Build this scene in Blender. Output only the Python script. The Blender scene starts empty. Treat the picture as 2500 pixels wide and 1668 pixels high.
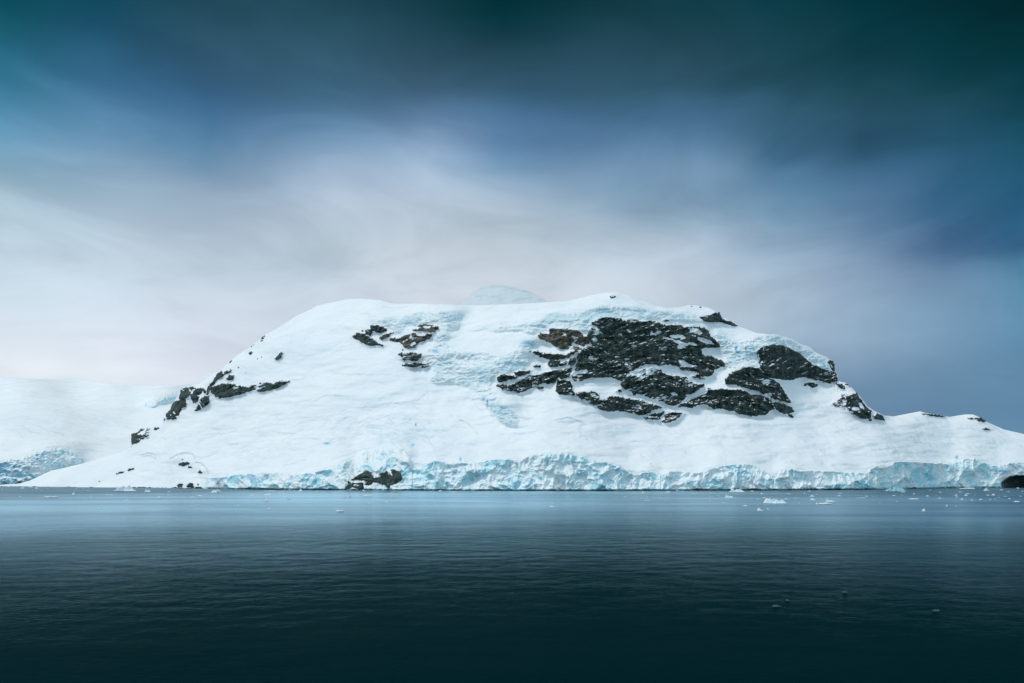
import bpy, math, random
import numpy as np
from math import radians
S = bpy.context.scene
COL = S.collection

# ------------------------------------------------------------------ camera
F = 2500 * 24 / 36.0          # focal length in photo pixels
HY = 1172.0                   # horizon row in the photo
H = 16.0                      # deck height above the sea
cam_d = bpy.data.cameras.new("camera"); cam = bpy.data.objects.new("camera", cam_d); COL.objects.link(cam)
cam_d.lens = 24; cam_d.sensor_width = 36; cam_d.shift_y = (HY - 834) / 2500
cam_d.clip_start = 1; cam_d.clip_end = 90000
cam.location = (0, 0, H); cam.rotation_euler = (radians(90), 0, 0)
S.camera = cam
S.view_settings.view_transform = 'Standard'; S.view_settings.look = 'None'
S.view_settings.exposure = 0.0; S.view_settings.gamma = 1.0

# ------------------------------------------------------------------ node helpers
def lin(c):
    return tuple((v / 255 / 12.92) if v / 255 <= 0.04045 else ((v / 255 + 0.055) / 1.055) ** 2.4 for v in c) + (1,)
class NT:
    def __init__(s, tree): s.t = tree; tree.nodes.clear()
    def n(s, typ, **kw):
        nd = s.t.nodes.new(typ)
        for k, v in kw.items():
            if k.startswith('i_'):
                key = k[2:]; key = int(key) if key.isdigit() else key.replace('_', ' ')
                nd.inputs[key].default_value = v
            else: setattr(nd, k, v)
        return nd
    def l(s, a, b): s.t.links.new(a, b)
    def math(s, op, a, b=None, c=None, clamp=False):
        nd = s.t.nodes.new('ShaderNodeMath'); nd.operation = op; nd.use_clamp = clamp
        for i, v in enumerate((a, b, c)):
            if v is None: continue
            if isinstance(v, (int, float)): nd.inputs[i].default_value = v
            else: s.l(v, nd.inputs[i])
        return nd.outputs[0]
    def smooth(s, v, a, b, to0=0.0, to1=1.0, interp='SMOOTHSTEP'):
        nd = s.t.nodes.new('ShaderNodeMapRange'); nd.interpolation_type = interp
        s.l(v, nd.inputs[0]); nd.inputs[1].default_value = a; nd.inputs[2].default_value = b
        nd.inputs[3].default_value = to0; nd.inputs[4].default_value = to1
        return nd.outputs[0]
    def mix(s, f, a, b, mode='MIX'):
        nd = s.t.nodes.new('ShaderNodeMix'); nd.data_type = 'RGBA'; nd.blend_type = mode
        for i, v in ((0, f), (6, a), (7, b)):
            if isinstance(v, (int, float, tuple)): nd.inputs[i].default_value = v
            else: s.l(v, nd.inputs[i])
        return nd.outputs[2]
    def noise(s, vec, scale, detail=4, rough=0.5, dist=0.0):
        nd = s.n('ShaderNodeTexNoise'); s.l(vec, nd.inputs['Vector'])
        nd.inputs['Scale'].default_value = scale; nd.inputs['Detail'].default_value = detail
        nd.inputs['Roughness'].default_value = rough; nd.inputs['Distortion'].default_value = dist
        return nd.outputs['Fac']
    def mapping(s, vec, scale=(1, 1, 1), rot=(0, 0, 0), loc=(0, 0, 0)):
        nd = s.n('ShaderNodeMapping'); s.l(vec, nd.inputs['Vector'])
        nd.inputs['Scale'].default_value = scale; nd.inputs['Rotation'].default_value = rot
        nd.inputs['Location'].default_value = loc
        return nd.outputs[0]

# ------------------------------------------------------------------ sky (world): cloud deck by azimuth and elevation
W = bpy.data.worlds.new("World"); S.world = W; W.use_nodes = True
w = NT(W.node_tree)
tc = w.n('ShaderNodeTexCoord'); dirv = tc.outputs['Generated']
sep = w.n('ShaderNodeSeparateXYZ'); w.l(dirv, sep.inputs[0])
dx, dy, dz = sep.outputs
hor = w.math('SQRT', w.math('ADD', w.math('MULTIPLY', dx, dx), w.math('MULTIPLY', dy, dy)))
tanel = w.math('DIVIDE', dz, w.math('MAXIMUM', hor, 0.02))
az = w.math('ARCTAN2', dx, dy)
m1 = w.mapping(dirv, scale=(1.0, 1.0, 1.8), rot=(0, radians(12), 0))
n1 = w.noise(m1, 2.4, 2, 0.45, 0.3)
n2 = w.noise(w.mapping(dirv, scale=(1.0, 1.0, 2.4), rot=(0, radians(-16), 0), loc=(3, 1, 7)), 4.5, 2, 0.45, 0.2)
amp = w.smooth(tanel, 0.05, 0.35, 0.25, 1.0)
te = w.math('ADD', tanel, w.math('MULTIPLY', amp, w.math('ADD',
     w.math('MULTIPLY', w.math('SUBTRACT', n1, 0.5), 0.05), w.math('MULTIPLY', w.math('SUBTRACT', n2, 0.5), 0.03))))
azw = w.math('ADD', az, w.math('MULTIPLY', w.math('SUBTRACT', n2, 0.5), 0.10))
SKY = {
 0: {0:(0,80,95), 106:(20,95,120), 213:(45,120,155), 266:(65,138,175), 320:(85,150,190), 372:(110,160,190), 425:(132,171,192), 480:(160,185,198), 560:(175,195,208), 640:(185,203,214), 745:(192,208,218), 830:(211,218,227), 900:(224,228,232)},
 250: {0:(5,72,95), 106:(30,90,125), 213:(55,118,160), 266:(74,130,174), 320:(92,147,188), 400:(118,158,189), 480:(150,180,200), 560:(172,190,205), 640:(180,198,208), 745:(193,205,218), 830:(211,217,226), 900:(221,226,232)},
 500: {0:(28,77,98), 106:(42,85,108), 213:(50,98,137), 266:(60,114,160), 320:(78,130,174), 372:(96,146,183), 425:(120,156,186), 480:(158,179,200), 560:(172,190,205), 640:(178,193,204), 745:(192,201,213), 830:(202,207,219), 900:(206,211,222)},
 800: {0:(28,75,92), 106:(38,82,102), 213:(58,105,135), 266:(74,121,157), 320:(100,145,184), 372:(130,162,192), 425:(155,175,198), 480:(170,185,202), 560:(178,194,204), 640:(181,196,207), 745:(190,201,212), 900:(198,206,216)},
 1040: {0:(14,64,78), 106:(30,70,88), 213:(57,95,121), 266:(74,116,153), 320:(108,144,184), 400:(154,179,204), 480:(174,188,203), 560:(176,189,198), 640:(192,201,209), 745:(194,202,212), 900:(196,204,214)},
 1250: {0:(0,52,62), 50:(0,58,70), 106:(25,65,80), 213:(48,90,116), 266:(62,108,148), 320:(82,125,170), 372:(100,145,184), 425:(128,160,190), 500:(163,182,196), 560:(172,187,196), 640:(190,199,208), 745:(197,205,213), 900:(195,203,212)},
 1500: {0:(8,58,70), 106:(32,72,90), 213:(45,88,112), 266:(56,101,136), 320:(78,122,165), 372:(99,140,177), 430:(112,147,177), 470:(110,146,175), 530:(140,165,185), 600:(174,190,202), 680:(191,200,209), 830:(188,198,207)},
 1700: {0:(8,61,74), 106:(34,72,90), 213:(42,85,108), 266:(50,98,130), 320:(72,118,160), 372:(94,137,174), 425:(114,150,182), 480:(106,141,171), 530:(128,160,184), 600:(164,182,199), 680:(186,197,208), 750:(176,189,201), 900:(160,180,197)},
 1900: {0:(0,60,72), 106:(22,70,85), 213:(28,75,92), 266:(38,85,108), 320:(46,93,122), 400:(62,113,151), 440:(74,120,158), 530:(96,140,172), 600:(130,160,185), 680:(158,179,197), 750:(160,180,196), 830:(150,172,193), 950:(105,142,178)},
 2100: {0:(0,55,66), 106:(3,58,70), 213:(20,68,82), 266:(32,79,99), 340:(33,74,100), 400:(37,82,112), 440:(50,99,138), 530:(75,118,158), 600:(105,140,174), 680:(126,152,182), 750:(140,169,194), 830:(146,172,196), 950:(95,136,172)},
 2300: {0:(0,50,60), 106:(0,55,66), 213:(6,61,73), 266:(24,74,92), 340:(33,84,112), 440:(33,88,124), 530:(54,107,147), 600:(66,108,152), 630:(64,105,149), 680:(102,139,176), 750:(120,157,188), 830:(118,155,187), 950:(92,135,170)},
 2500: {0:(0,42,48), 106:(0,48,56), 213:(0,55,66), 340:(19,82,103), 440:(30,90,125), 530:(38,100,140), 600:(44,98,142), 640:(70,128,164), 750:(92,145,180), 830:(94,143,179), 950:(92,138,173)},
}
TMAX = 1.6
cur = None; prev_a = None
for px, rows in SKY.items():
    X = (px - 1250) / F; a = math.atan(X)
    rp = w.n('ShaderNodeValToRGB'); rp.color_ramp.interpolation = 'EASE' if False else 'LINEAR'
    def tone(c):      # slightly cooler and greyer cloud
        l_ = .3 * c[0] + .59 * c[1] + .11 * c[2]; k_ = min(1, max(0, (l_ - 120) / 70))
        q = [v * .85 + l_ * .15 for v in c]; return (min(235, q[0] + 6 * k_), min(238, q[1] + 9 * k_), min(243, q[2] + 13 * k_))
    rows = {k_: tone(c_) for k_, c_ in rows.items()}
    stops = sorted(((HY - py) / F / math.sqrt(1 + X * X) / TMAX, lin(c)) for py, c in rows.items())
    top = stops[-1]
    stops.append((0.80 / TMAX, tuple(v * 0.8 for v in top[1][:3]) + (1,)))
    stops.append((1.25 / TMAX, (0.20, 0.28, 0.34, 1)))
    stops.append((1.0, (0.66, 0.72, 0.76, 1)))
    cr = rp.color_ramp
    cr.elements[0].position = stops[0][0]; cr.elements[0].color = stops[0][1]
    cr.elements[1].position = stops[1][0]; cr.elements[1].color = stops[1][1]
    for p, c in stops[2:]:
        e = cr.elements.new(p); e.color = c
    cr.interpolation = 'B_SPLINE'
    w.l(w.math('DIVIDE', te, TMAX), rp.inputs[0])
    if cur is None: cur = rp.outputs[0]
    else: cur = w.mix(w.smooth(azw, prev_a, a, interp='LINEAR'), cur, rp.outputs[0])
    prev_a = a
# behind the viewer: unseen overcast brightened to light the scene, over a procedural sky
nish = w.n('ShaderNodeTexSky', sky_type='NISHITA'); nish.sun_disc = False
SUN_EL, SUN_AZ = radians(62), radians(-82)      # azimuth from +Y, clockwise; the sun stands high on the left, veiled
nish.sun_elevation = SUN_EL; nish.sun_rotation = SUN_AZ
bn = w.smooth(w.noise(w.mapping(dirv, scale=(1, 1, 2)), 2.2, 5, 0.55), 0.35, 0.65)
back = w.mix(bn, (0.23, 0.37, 0.45, 1), (0.50, 0.66, 0.74, 1))
back = w.mix(1.0, back, w.mix(w.smooth(tanel, 0.0, 1.0), (1.55, 1.60, 1.62, 1), (0.80, 0.80, 0.80, 1)), 'MULTIPLY')     # brighter low down, added to light the ice cliffs
back = w.mix(0.03, back, nish.outputs[0], 'ADD')
mot = w.noise(w.mapping(dirv, scale=(1, 1, 1.7), loc=(5, 2, 1)), 7.0, 5, 0.5, 0.3)
cur = w.mix(1.0, cur, w.mix(mot, (0.90, 0.91, 0.92, 1), (1.10, 1.10, 1.09, 1)), 'MULTIPLY')
mo2 = w.noise(w.mapping(dirv, scale=(1, 1, 3.0), rot=(0, radians(-14), 0), loc=(9, 4, 2)), 3.4, 6, 0.55, 0.8)
cur = w.mix(w.smooth(tanel, 0.05, 0.3, 0.35, 1.0), cur, w.mix(w.smooth(mo2, .32, .68), (0.88, 0.89, 0.90, 1), (1.12, 1.115, 1.11, 1)), 'MULTIPLY')
fb = w.smooth(w.math('ABSOLUTE', az), radians(52), radians(95))
col = w.mix(fb, cur, back)
bg = w.n('ShaderNodeBackground'); bg.inputs[1].default_value = 1.0; w.l(col, bg.inputs[0])
out = w.n('ShaderNodeOutputWorld'); w.l(bg.outputs[0], out.inputs[0])

sd = bpy.data.lights.new("sun", 'SUN'); sun = bpy.data.objects.new("sun", sd); COL.objects.link(sun)
sd.energy = 1.72; sd.angle = radians(14); sd.color = (1.0, 0.95, 0.88)
from mathutils import Vector
sv = Vector((math.sin(SUN_AZ) * math.cos(SUN_EL), math.cos(SUN_AZ) * math.cos(SUN_EL), math.sin(SUN_EL)))
sun.rotation_euler = sv.to_track_quat('Z', 'Y').to_euler(); sun.location = (0, 0, 900)

# ------------------------------------------------------------------ numpy noise
def perlin(x, y, seed=0):
    rng = np.random.RandomState(seed); perm = rng.permutation(256)
    ang = rng.rand(256) * 2 * np.pi; gx, gy = np.cos(ang), np.sin(ang)
    x = np.asarray(x, float); y = np.asarray(y, float)
    xi = np.floor(x).astype(int); yi = np.floor(y).astype(int); xf = x - xi; yf = y - yi
    u = xf ** 3 * (xf * (xf * 6 - 15) + 10); v = yf ** 3 * (yf * (yf * 6 - 15) + 10)
    def g(i, j):
        h = perm[(perm[(xi + i) & 255] + yi + j) & 255]
        return gx[h] * (xf - i) + gy[h] * (yf - j)
    a = g(0, 0) * (1 - u) + g(1, 0) * u; b = g(0, 1) * (1 - u) + g(1, 1) * u
    return (a * (1 - v) + b * v) * 1.5
def fbm(x, y, seed=0, oct=4, gain=0.5):
    s = 0; a = 1; t = 0
    for o in range(oct):
        s = s + a * perlin(x * 2 ** o + 13.7 * o, y * 2 ** o - 7.3 * o, seed + o); t += a; a *= gain
    return s / t
def ridged(x, y, seed=0, oct=4, gain=0.5):
    s = 0; a = 1; t = 0
    for o in range(oct):
        s = s + a * (1 - 2 * np.abs(perlin(x * 2 ** o + 5.1 * o, y * 2 ** o + 9.2 * o, seed + o))); t += a; a *= gain
    return s / t
def rotc(x, y, deg):
    c, s = math.cos(radians(deg)), math.sin(radians(deg)); return x * c + y * s, -x * s + y * c
def blur(a, rx, ry=None, it=2):
    ry = rx if ry is None else ry
    for _ in range(it):
        for ax, r in ((1, rx), (0, ry)):
            r = int(r)
            if r < 1: continue
            p = [(0, 0), (0, 0)]; p[ax] = (r + 1, r)
            c = np.cumsum(np.pad(a, p, mode='edge'), axis=ax); k = 2 * r + 1
            a = (c[:, k:] - c[:, :-k]) / k if ax == 1 else (c[k:, :] - c[:-k, :]) / k
    return a

# ------------------------------------------------------------------ survey of the place: outlines in survey units, read against the horizon
VIEWS = {1: (0, 850, 3.357), 2: (300, 750, 3.92), 3: (700, 650, 3.357), 4: (1150, 700, 3.357), 5: (1600, 700, 3.357),
         6: (450, 1050, 3.357), 7: (1000, 1050, 3.133), 8: (1750, 980, 3.133)}
def V(k, pts):
    ox, oy, s = VIEWS[k]; return [(ox + x / s, oy + y / s) for x, y in pts]
def P(k, flat):
    v = flat.split(); return V(k, [tuple(map(float, q.split(','))) for q in v])

RIDGE = [(-900,1186),(-300,1186),(0,1184),(45,1181),(74,1173),(89,1166),(125,1149),(155,1143),(208,1130),(268,1112),(304,1102),(319,1089),(322,1061),(342,1050),
 (385,1040),(398,1029),(412,1000),(427,977),(436,962),(442,950),(452,946),(478,941),(500,930),(512,918),(535,908),(560,882),(567,877),(590,860),(612,846),(649,817),(683,798),(721,773),(759,755),(777,745),
 (813,738),(849,730),(879,729),(923,732),(953,739),(968,742),(1022,741),(1117,745),(1147,746),(1266,742),(1385,735),(1420,727),(1448,720),(1478,714),(1507,714),(1535,721),
 (1561,729),(1597,746),(1627,752),(1660,750),(1683,745),(1701,746),(1728,751),(1746,759),(1760,768),(1799,795),(1805,798),(1847,813),(1868,815.6),(1898,819),(1928,827),(1957,841),
 (1987,858),(2017,874),(2029,879),(2036,888),(2038,905),(2044,914),(2047,931),(2065,935),(2083,950),(2100,968),(2118,992),(2136,1004),(2157,1014),(2181,1017),(2217,1010),
 (2246,1004.5),(2262,1009),(2318,1018),(2356,1012),(2375,1012),(2388,1017),(2406,1029),(2452,1049),(2500,1060),(2700,1095),(3400,1150)]
WL = [(-900,1184),(-200,1186),(0,1187),(180,1189.6),(360,1191),(490,1192.8),(700,1195.5),(850,1196.5),(1150,1197.5),(1400,1198),(1750,1197),(2000,1196),(2120,1195),(2300,1191.5),(2500,1190.4),(2800,1188),(3400,1184)]
CLIFF = [(480,1193),(500,1191),(508,1165),(539,1162),(593,1156),(635,1153),(673,1153),(712,1156),(748,1154),(778,1150),(807,1142),(837,1129),(867,1115.5),(882,1104),(912,1096),(956,1093),
 (986,1095),(1001,1115),(1007,1137),(1018,1146),(1027,1143),(1040,1130),(1064,1123),(1095,1130),(1120,1128),(1153,1130),(1180,1125),(1204,1120),(1274,1120),(1287,1112),(1319,1108),(1383,1107),(1424,1114),(1445,1124),
 (1479,1127),(1511,1136),(1543,1155),(1560,1157),(1568,1151),(1590,1151),(1613,1160),(1632,1150.5),(1670,1149),(1696,1154),(1718,1149),(1750,1138),(1798,1132),(1833,1132),
 (1855,1143),(1878,1157),(1890,1170),(1897,1160),(1903,1146),(1929,1143),(1961,1147.5),(2024,1149),(2060,1152),(2117,1153),(2120,1144),(2149,1133),(2197,1125),(2235,1127),(2324,1132),(2350,1120),
 (2376,1117),(2407,1130),(2436,1137),(2468,1128),(2500,1127),(2700,1132),(3400,1160)]

X0, X1, Y0, Y1 = -900, 3400, 660, 1210
RX = np.arange(X0, X1 + 1.0); RY = np.arange(Y0, Y1 + 1.0)
GX, GY = np.meshgrid(RX, RY)
ridge = np.interp(RX, *zip(*RIDGE)); wl = np.interp(RX, *zip(*WL)); clf = np.interp(RX, *zip(*CLIFF))
def raster(polys, jag=2.2, seed=3, jscale=7.0):
    """union of polygons with naturally ragged edges (1 = inside)"""
    m = np.zeros_like(GX)
    for pts in polys:
        a = np.array(pts); x0, y0 = np.floor(a.min(0) - 6).astype(int); x1, y1 = np.ceil(a.max(0) + 6).astype(int)
        ix = slice(max(0, x0 - X0), min(len(RX), x1 - X0)); iy = slice(max(0, y0 - Y0), min(len(RY), y1 - Y0))
        gx, gy = GX[iy, ix], GY[iy, ix]
        sz = min(1.0, min(a[:, 0].max() - a[:, 0].min(), a[:, 1].max() - a[:, 1].min()) / 14.0)
        qx = gx + jag * sz * 1.6 * fbm(gx / jscale, gy / jscale, seed, 3, 0.6)
        qy = gy + jag * sz * 1.2 * fbm(gx / jscale, gy / jscale, seed + 40, 3, 0.6)
        ins = np.zeros(gx.shape, bool)
        for (ax, ay), (bx, by) in zip(a, np.roll(a, -1, 0)):
            if ay == by: continue
            c = ((ay > qy) != (by > qy)) & (qx < (bx - ax) * (qy - ay) / (by - ay) + ax)
            ins ^= c
        m[iy, ix] = np.maximum(m[iy, ix], ins)
    return m
def stroke(lines, width=1.0):
    m = np.zeros_like(GX)
    for pts, st in lines:
        a = np.array(pts)
        for (ax, ay), (bx, by) in zip(a[:-1], a[1:]):
            x0, x1 = int(min(ax, bx) - 6), int(max(ax, bx) + 7); y0, y1 = int(min(ay, by) - 6), int(max(ay, by) + 7)
            ix = slice(x0 - X0, x1 - X0); iy = slice(y0 - Y0, y1 - Y0); gx, gy = GX[iy, ix], GY[iy, ix]
            qx = gx; qy = gy + 1.4 * perlin(gx / 7, gy / 9, 77)
            t = np.clip(((qx - ax) * (bx - ax) + (qy - ay) * (by - ay)) / max(1e-6, (bx - ax) ** 2 + (by - ay) ** 2), 0, 1)
            d = np.hypot(qx - ax - t * (bx - ax), qy - ay - t * (by - ay))
            k = st * np.clip(1.5 + 1.4 * perlin(gx / 9, gy / 5, 78), 0.1, 1) * np.exp(-(d / width) ** 2)
            m[iy, ix] = np.maximum(m[iy, ix], k)
    return m
def blobs(lst):
    m = np.zeros_like(GX)
    for x, y, rx, ry, st in lst:
        ix = slice(int(x - 4 * rx - X0), int(x + 4 * rx - X0) + 1); iy = slice(max(0, int(y - 4 * ry - Y0)), int(y + 4 * ry - Y0) + 1)
        gx, gy = GX[iy, ix], GY[iy, ix]
        m[iy, ix] = np.maximum(m[iy, ix], st * np.exp(-((gx - x) / rx) ** 2 - ((gy - y) / ry) ** 2))
    return m

# rock outlines --------------------------------------------------------------
ROCKS = {}
def rock(key, polys, neg=(), **kw): ROCKS[key] = (polys, neg, kw)
rock('ra', [P(3,'685,480 740,480 790,495 822,512 818,532 770,545 740,548 715,530 690,525 685,500'), P(3,'640,525 665,515 700,525 700,560 680,570 650,555'),
 P(3,'540,575 575,545 620,545 660,570 720,605 750,630 790,640 803,658 780,655 740,645 690,655 640,640 600,620 575,600 550,595'),
 P(3,'497,512 514,520 512,524 498,517'), P(3,'610,525 628,522 632,535 615,537'), P(3,'623,493 636,492 634,498 624,498'), P(3,'858,680 880,684 882,690 862,686')],
 snow=0.1, brown=0.25, tilt=30, label='dark rock outcrop crossed by a snow ledge, left of the brown crags')
rock('rb', [P(3,'755,590 790,560 830,548 890,540 897,552 850,560 835,580 800,595 785,607 760,600'),
 P(3,'835,590 880,585 930,585 980,560 1050,545 1065,570 1110,570 1150,550 1195,555 1190,580 1150,605 1100,615 1075,635 1055,665 1010,678 970,672 945,645 925,625 870,615 845,607'),
 P(3,'1000,520 1060,515 1110,500 1165,510 1215,488 1248,488 1240,520 1205,545 1150,540 1090,530 1040,530'), P(3,'1060,490 1110,475 1160,475 1210,480 1200,492 1140,490 1090,497'), P(3,'970,508 1000,515 990,522 975,516')],
 snow=0.5, brown=0.9, tilt=-12, label='brown snow-streaked crag under the upper left ice band')
rock('rc', [P(3,'900,725 950,705 1000,705 1060,710 1112,712 1100,745 1075,775 1030,785 1010,765 960,775 920,760 950,745'),
 P(3,'948,810 970,800 1030,795 1080,788 1115,790 1105,810 1060,825 1020,832 980,822 950,822'), P(3,'1110,800 1160,795 1180,810 1165,825 1125,838 1095,843 1110,820'),
 P(3,'1170,780 1195,778 1195,795 1175,797'), P(3,'935,683 955,680 965,690 945,695')], snow=0.45, brown=0.55, tilt=-8,
 label='small brown and black outcrop lowest of the crags left of the central icefall')
rock('rg', [P(4,'985,280 1010,285 1060,250 1110,243 1220,255 1250,275 1330,270 1400,280 1460,272 1560,300 1620,310 1680,300 1740,320 1800,330 1850,325 1910,330 1940,355 1960,395 2000,440 2040,470 2053,495 2000,505 1940,500 1900,505 1885,520 1900,560 1960,560 2010,590 2050,600 2083,630 2080,650 2040,670 2000,680 1980,720 1940,740 1890,735 1850,700 1800,690 1720,685 1690,650 1640,640 1600,640 1560,650 1500,640 1440,635 1390,650 1330,690 1290,710 1260,745 1230,775 1195,760 1150,745 1080,745 1030,745 985,745 930,760 900,775 850,775 820,750 840,700 860,660 870,620 865,570 900,520 960,480 990,470 975,440 950,400 975,360 985,320'),
 P(4,'1565,275 1600,268 1645,275 1620,287 1580,284'), P(4,'1705,272 1725,268 1725,282 1708,284')],
 [P(4,'1620,400 1680,393 1740,403 1768,422 1700,417 1640,417'), P(4,'1620,428 1700,438 1760,462 1820,452 1865,482 1800,475 1740,492 1700,515 1685,497 1708,472 1668,452'),
  P(4,'1800,340 1850,340 1900,375 1885,390 1830,380 1785,372'), P(4,'1700,598 1740,603 1800,638 1860,650 1790,660 1715,645'), P(4,'1460,395 1550,362 1568,375 1520,397'),
  P(4,'988,418 1032,422 1038,448 998,447'), P(4,'1850,412 1900,418 1960,438 2005,475 1930,468 1868,442'), P(4,'835,712 880,688 950,676 962,702 880,714 835,735'), P(4,'990,368 1040,362 1095,380 1040,380'),
  P(4,'1200,385 1240,382 1245,400 1210,398'), P(4,'1280,345 1320,368 1300,375 1275,355'), P(4,'1250,585 1300,585 1305,598 1260,598'), P(4,'1170,567 1225,569 1220,577 1180,577')],
 snow=0.3, brown=0.22, tilt=12, label='largest dark rock face, filling the middle of the mountain under the long ice cap')
rock('rh', [P(4,'540,400 570,375 640,385 635,345 660,335 720,340 780,340 860,350 905,370 915,400 935,410 950,395 970,420 970,460 930,490 880,530 830,560 790,590 775,580 790,550 830,520 820,505 760,515 700,500 670,480 640,460 600,440 560,430')],
 snow=0.45, brown=1.0, tilt=14, label='brown rock buttress joined to the upper left corner of the largest dark rock face')
rock('ri', [P(4,'500,540 545,515 560,540 620,540 680,545 740,550 790,570 770,590 720,595 640,600 590,580 550,580 530,555'), P(4,'625,640 650,605 690,598 730,605 725,640 690,660 650,660'),
 P(4,'720,645 750,620 790,608 800,620 770,640 740,655'), P(4,'790,640 800,600 830,578 862,580 862,610 850,640 820,648'),
 P(4,'205,760 215,740 260,712 300,715 380,740 385,752 340,755 300,770 250,783 215,780'), P(4,'350,705 380,690 430,683 490,690 480,710 430,725 390,738 365,725'), P(4,'495,655 540,635 575,645 570,665 520,660'),
 P(4,'195,815 220,800 290,795 300,810 350,785 400,760 450,730 500,725 560,715 600,705 650,690 700,675 735,680 735,720 710,755 690,785 640,800 590,790 530,820 595,815 595,835 560,845 520,830 470,840 440,860 380,870 360,855 310,855 260,850 235,825'),
 P(4,'735,740 745,690 770,665 820,660 840,660 815,710 810,740 780,750 720,760'), P(4,'450,528 480,522 500,535 470,540')],
 [P(4,'290,800 350,775 400,755 470,722 480,727 400,768 340,795 300,812')], snow=0.3, brown=0.2, tilt=-25, label='jagged dark spur of several ribs running down left from the largest rock face')
rock('rj', [P(4,'710,760 760,760 820,765 828,800 832,850 855,870 855,900 820,890 770,897 720,885 690,855 700,800'),
 P(4,'860,870 900,855 960,852 1010,860 1060,895 1050,920 1020,945 1030,965 980,965 960,950 990,935 920,930 890,920 865,895'),
 P(4,'1000,960 1050,930 1080,915 1100,920 1140,895 1200,895 1260,910 1330,920 1400,930 1450,945 1520,965 1570,985 1530,1005 1480,1015 1470,1035 1400,1055 1340,1045 1270,1025 1200,1020 1130,1025 1060,1010 1030,985')],
 [P(4,'970,878 1010,872 1030,890 990,896')], snow=0.3, brown=0.12, tilt=10, label='long dark rock step curving under the snow pocket, lowest edge of the central crags')
rock('rk', [P(4,'1405,1075 1450,1050 1510,1035 1590,1018 1575,1045 1550,1070 1555,1085 1510,1095 1470,1090 1440,1092'),
 P(4,'1560,1105 1590,1080 1580,1055 1620,1030 1680,1025 1730,1035 1770,1055 1720,1060 1690,1075 1680,1100 1640,1105 1600,1120'), P(4,'1790,1068 1815,1064 1822,1072 1795,1076')],
 snow=0.3, brown=0.1, tilt=-15, label='pair of small dark outcrops, lowest rocks on the snow below the central crags')
rock('rl', [P(4,'1220,800 1235,775 1300,720 1350,680 1400,660 1450,665 1500,650 1560,670 1560,700 1600,720 1660,720 1720,735 1760,760 1800,780 1860,795 1920,795 1915,815 1870,840 1830,870 1800,885 1740,885 1770,900 1740,930 1710,960 1660,980 1620,970 1580,945 1500,925 1440,900 1370,880 1330,890 1310,860 1280,850 1240,830'),
 P(4,'1175,855 1200,830 1225,840 1235,865 1215,885 1185,880'), P(4,'1780,740 1840,720 1850,700 1900,720 1880,745 1820,750'), P(4,'1690,735 1760,735 1790,760 1740,755'), P(4,'1860,745 1910,750 1930,765 1880,762')],
 [P(4,'1630,872 1660,866 1697,878 1692,893 1650,890'), P(4,'1560,640 1600,650 1650,690 1700,710 1640,712 1580,700')], snow=0.55, brown=0.1, tilt=-28, streak_y=(900, 931),
 label='lens-shaped dark rock face, snow-streaked along its top, right of the white snow pocket')
rock('rm', [P(5,'565,770 575,745 600,735 600,715 640,690 680,685 720,660 760,650 800,655 850,665 870,690 910,720 930,750 980,765 1010,790 1040,830 1070,875 1095,915 1120,960 1060,945 980,930 940,905 880,880 840,855 760,840 700,815 650,800 600,805 575,800')],
 [P(5,'865,775 920,757 950,770 930,792 880,793'), P(5,'890,880 950,868 962,900 910,897')], snow=0.14, brown=0.3, tilt=40, label='grey slanting rock slab below the right-hand seracs, upper of two')
rock('rn', [P(5,'185,980 230,950 280,920 350,900 420,875 430,850 420,830 440,825 480,850 500,830 560,835 620,840 700,840 740,860 770,875 850,880 900,900 950,925 960,960 975,1000 930,1030 910,1050 850,1055 790,1065 740,1050 690,1045 650,1025 600,1015 540,1000 470,1000 430,970 380,960 350,970 300,995 240,985 200,988'),
 P(5,'960,940 1000,940 1060,960 1110,985 1140,1020 1120,1035 1080,1045 1030,1035 990,1010 975,980'), P(5,'1085,1055 1110,1045 1135,1065 1130,1078 1095,1068')],
 snow=0.12, brown=0.18, tilt=50, label='broad dark ribbed rock face, lower of the two slanting slabs at right')
rock('ro', [P(5,'825,540 840,515 880,485 930,470 980,468 1040,472 1100,495 1150,520 1190,550 1240,590 1270,610 1290,635 1360,650 1400,680 1450,695 1480,700 1490,725 1498,775 1460,780 1430,795 1390,785 1340,770 1270,755 1230,740 1180,745 1130,765 1050,765 980,755 930,745 890,700 860,670 845,630 840,580'),
 P(5,'1395,615 1430,598 1455,605 1470,640 1473,690 1450,690 1430,670 1420,635'), P(5,'1470,790 1500,785 1530,800 1560,830 1540,840 1500,820')],
 snow=0.1, brown=0.08, tilt=75, label='rounded black rock dome under the right end of the ice cap')
rock('rp', [P(5,'1215,795 1260,780 1300,785 1340,805 1320,820 1290,830 1250,815 1220,812')], snow=0.4, brown=0.1, tilt=10, label='small dark rock alone on the snow just under the rounded black rock dome')
rock('rq', [P(5,'1540,790 1570,795 1620,840 1670,895 1710,960 1740,990 1770,1020 1770,1060 1750,1085 1700,1085 1650,1060 1600,1035 1580,1000 1560,985 1510,985 1450,970 1470,940 1520,910 1530,880 1600,880 1640,870 1610,840'),
 P(5,'1780,1060 1820,1035 1850,1050 1890,1095 1840,1095 1800,1085'), P(5,'1740,1095 1755,1075 1778,1085 1770,1108')],
 [P(5,'1560,830 1600,830 1640,870 1590,872'), P(5,'1660,945 1690,955 1715,1000 1680,998'), P(5,'1600,988 1660,985 1682,1006 1620,1012'), P(5,'1540,925 1570,925 1560,975 1535,970')],
 snow=0.42, brown=0.08, tilt=35, label='ragged dark rocks down the right-hand shoulder of the mountain against the sky')
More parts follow.
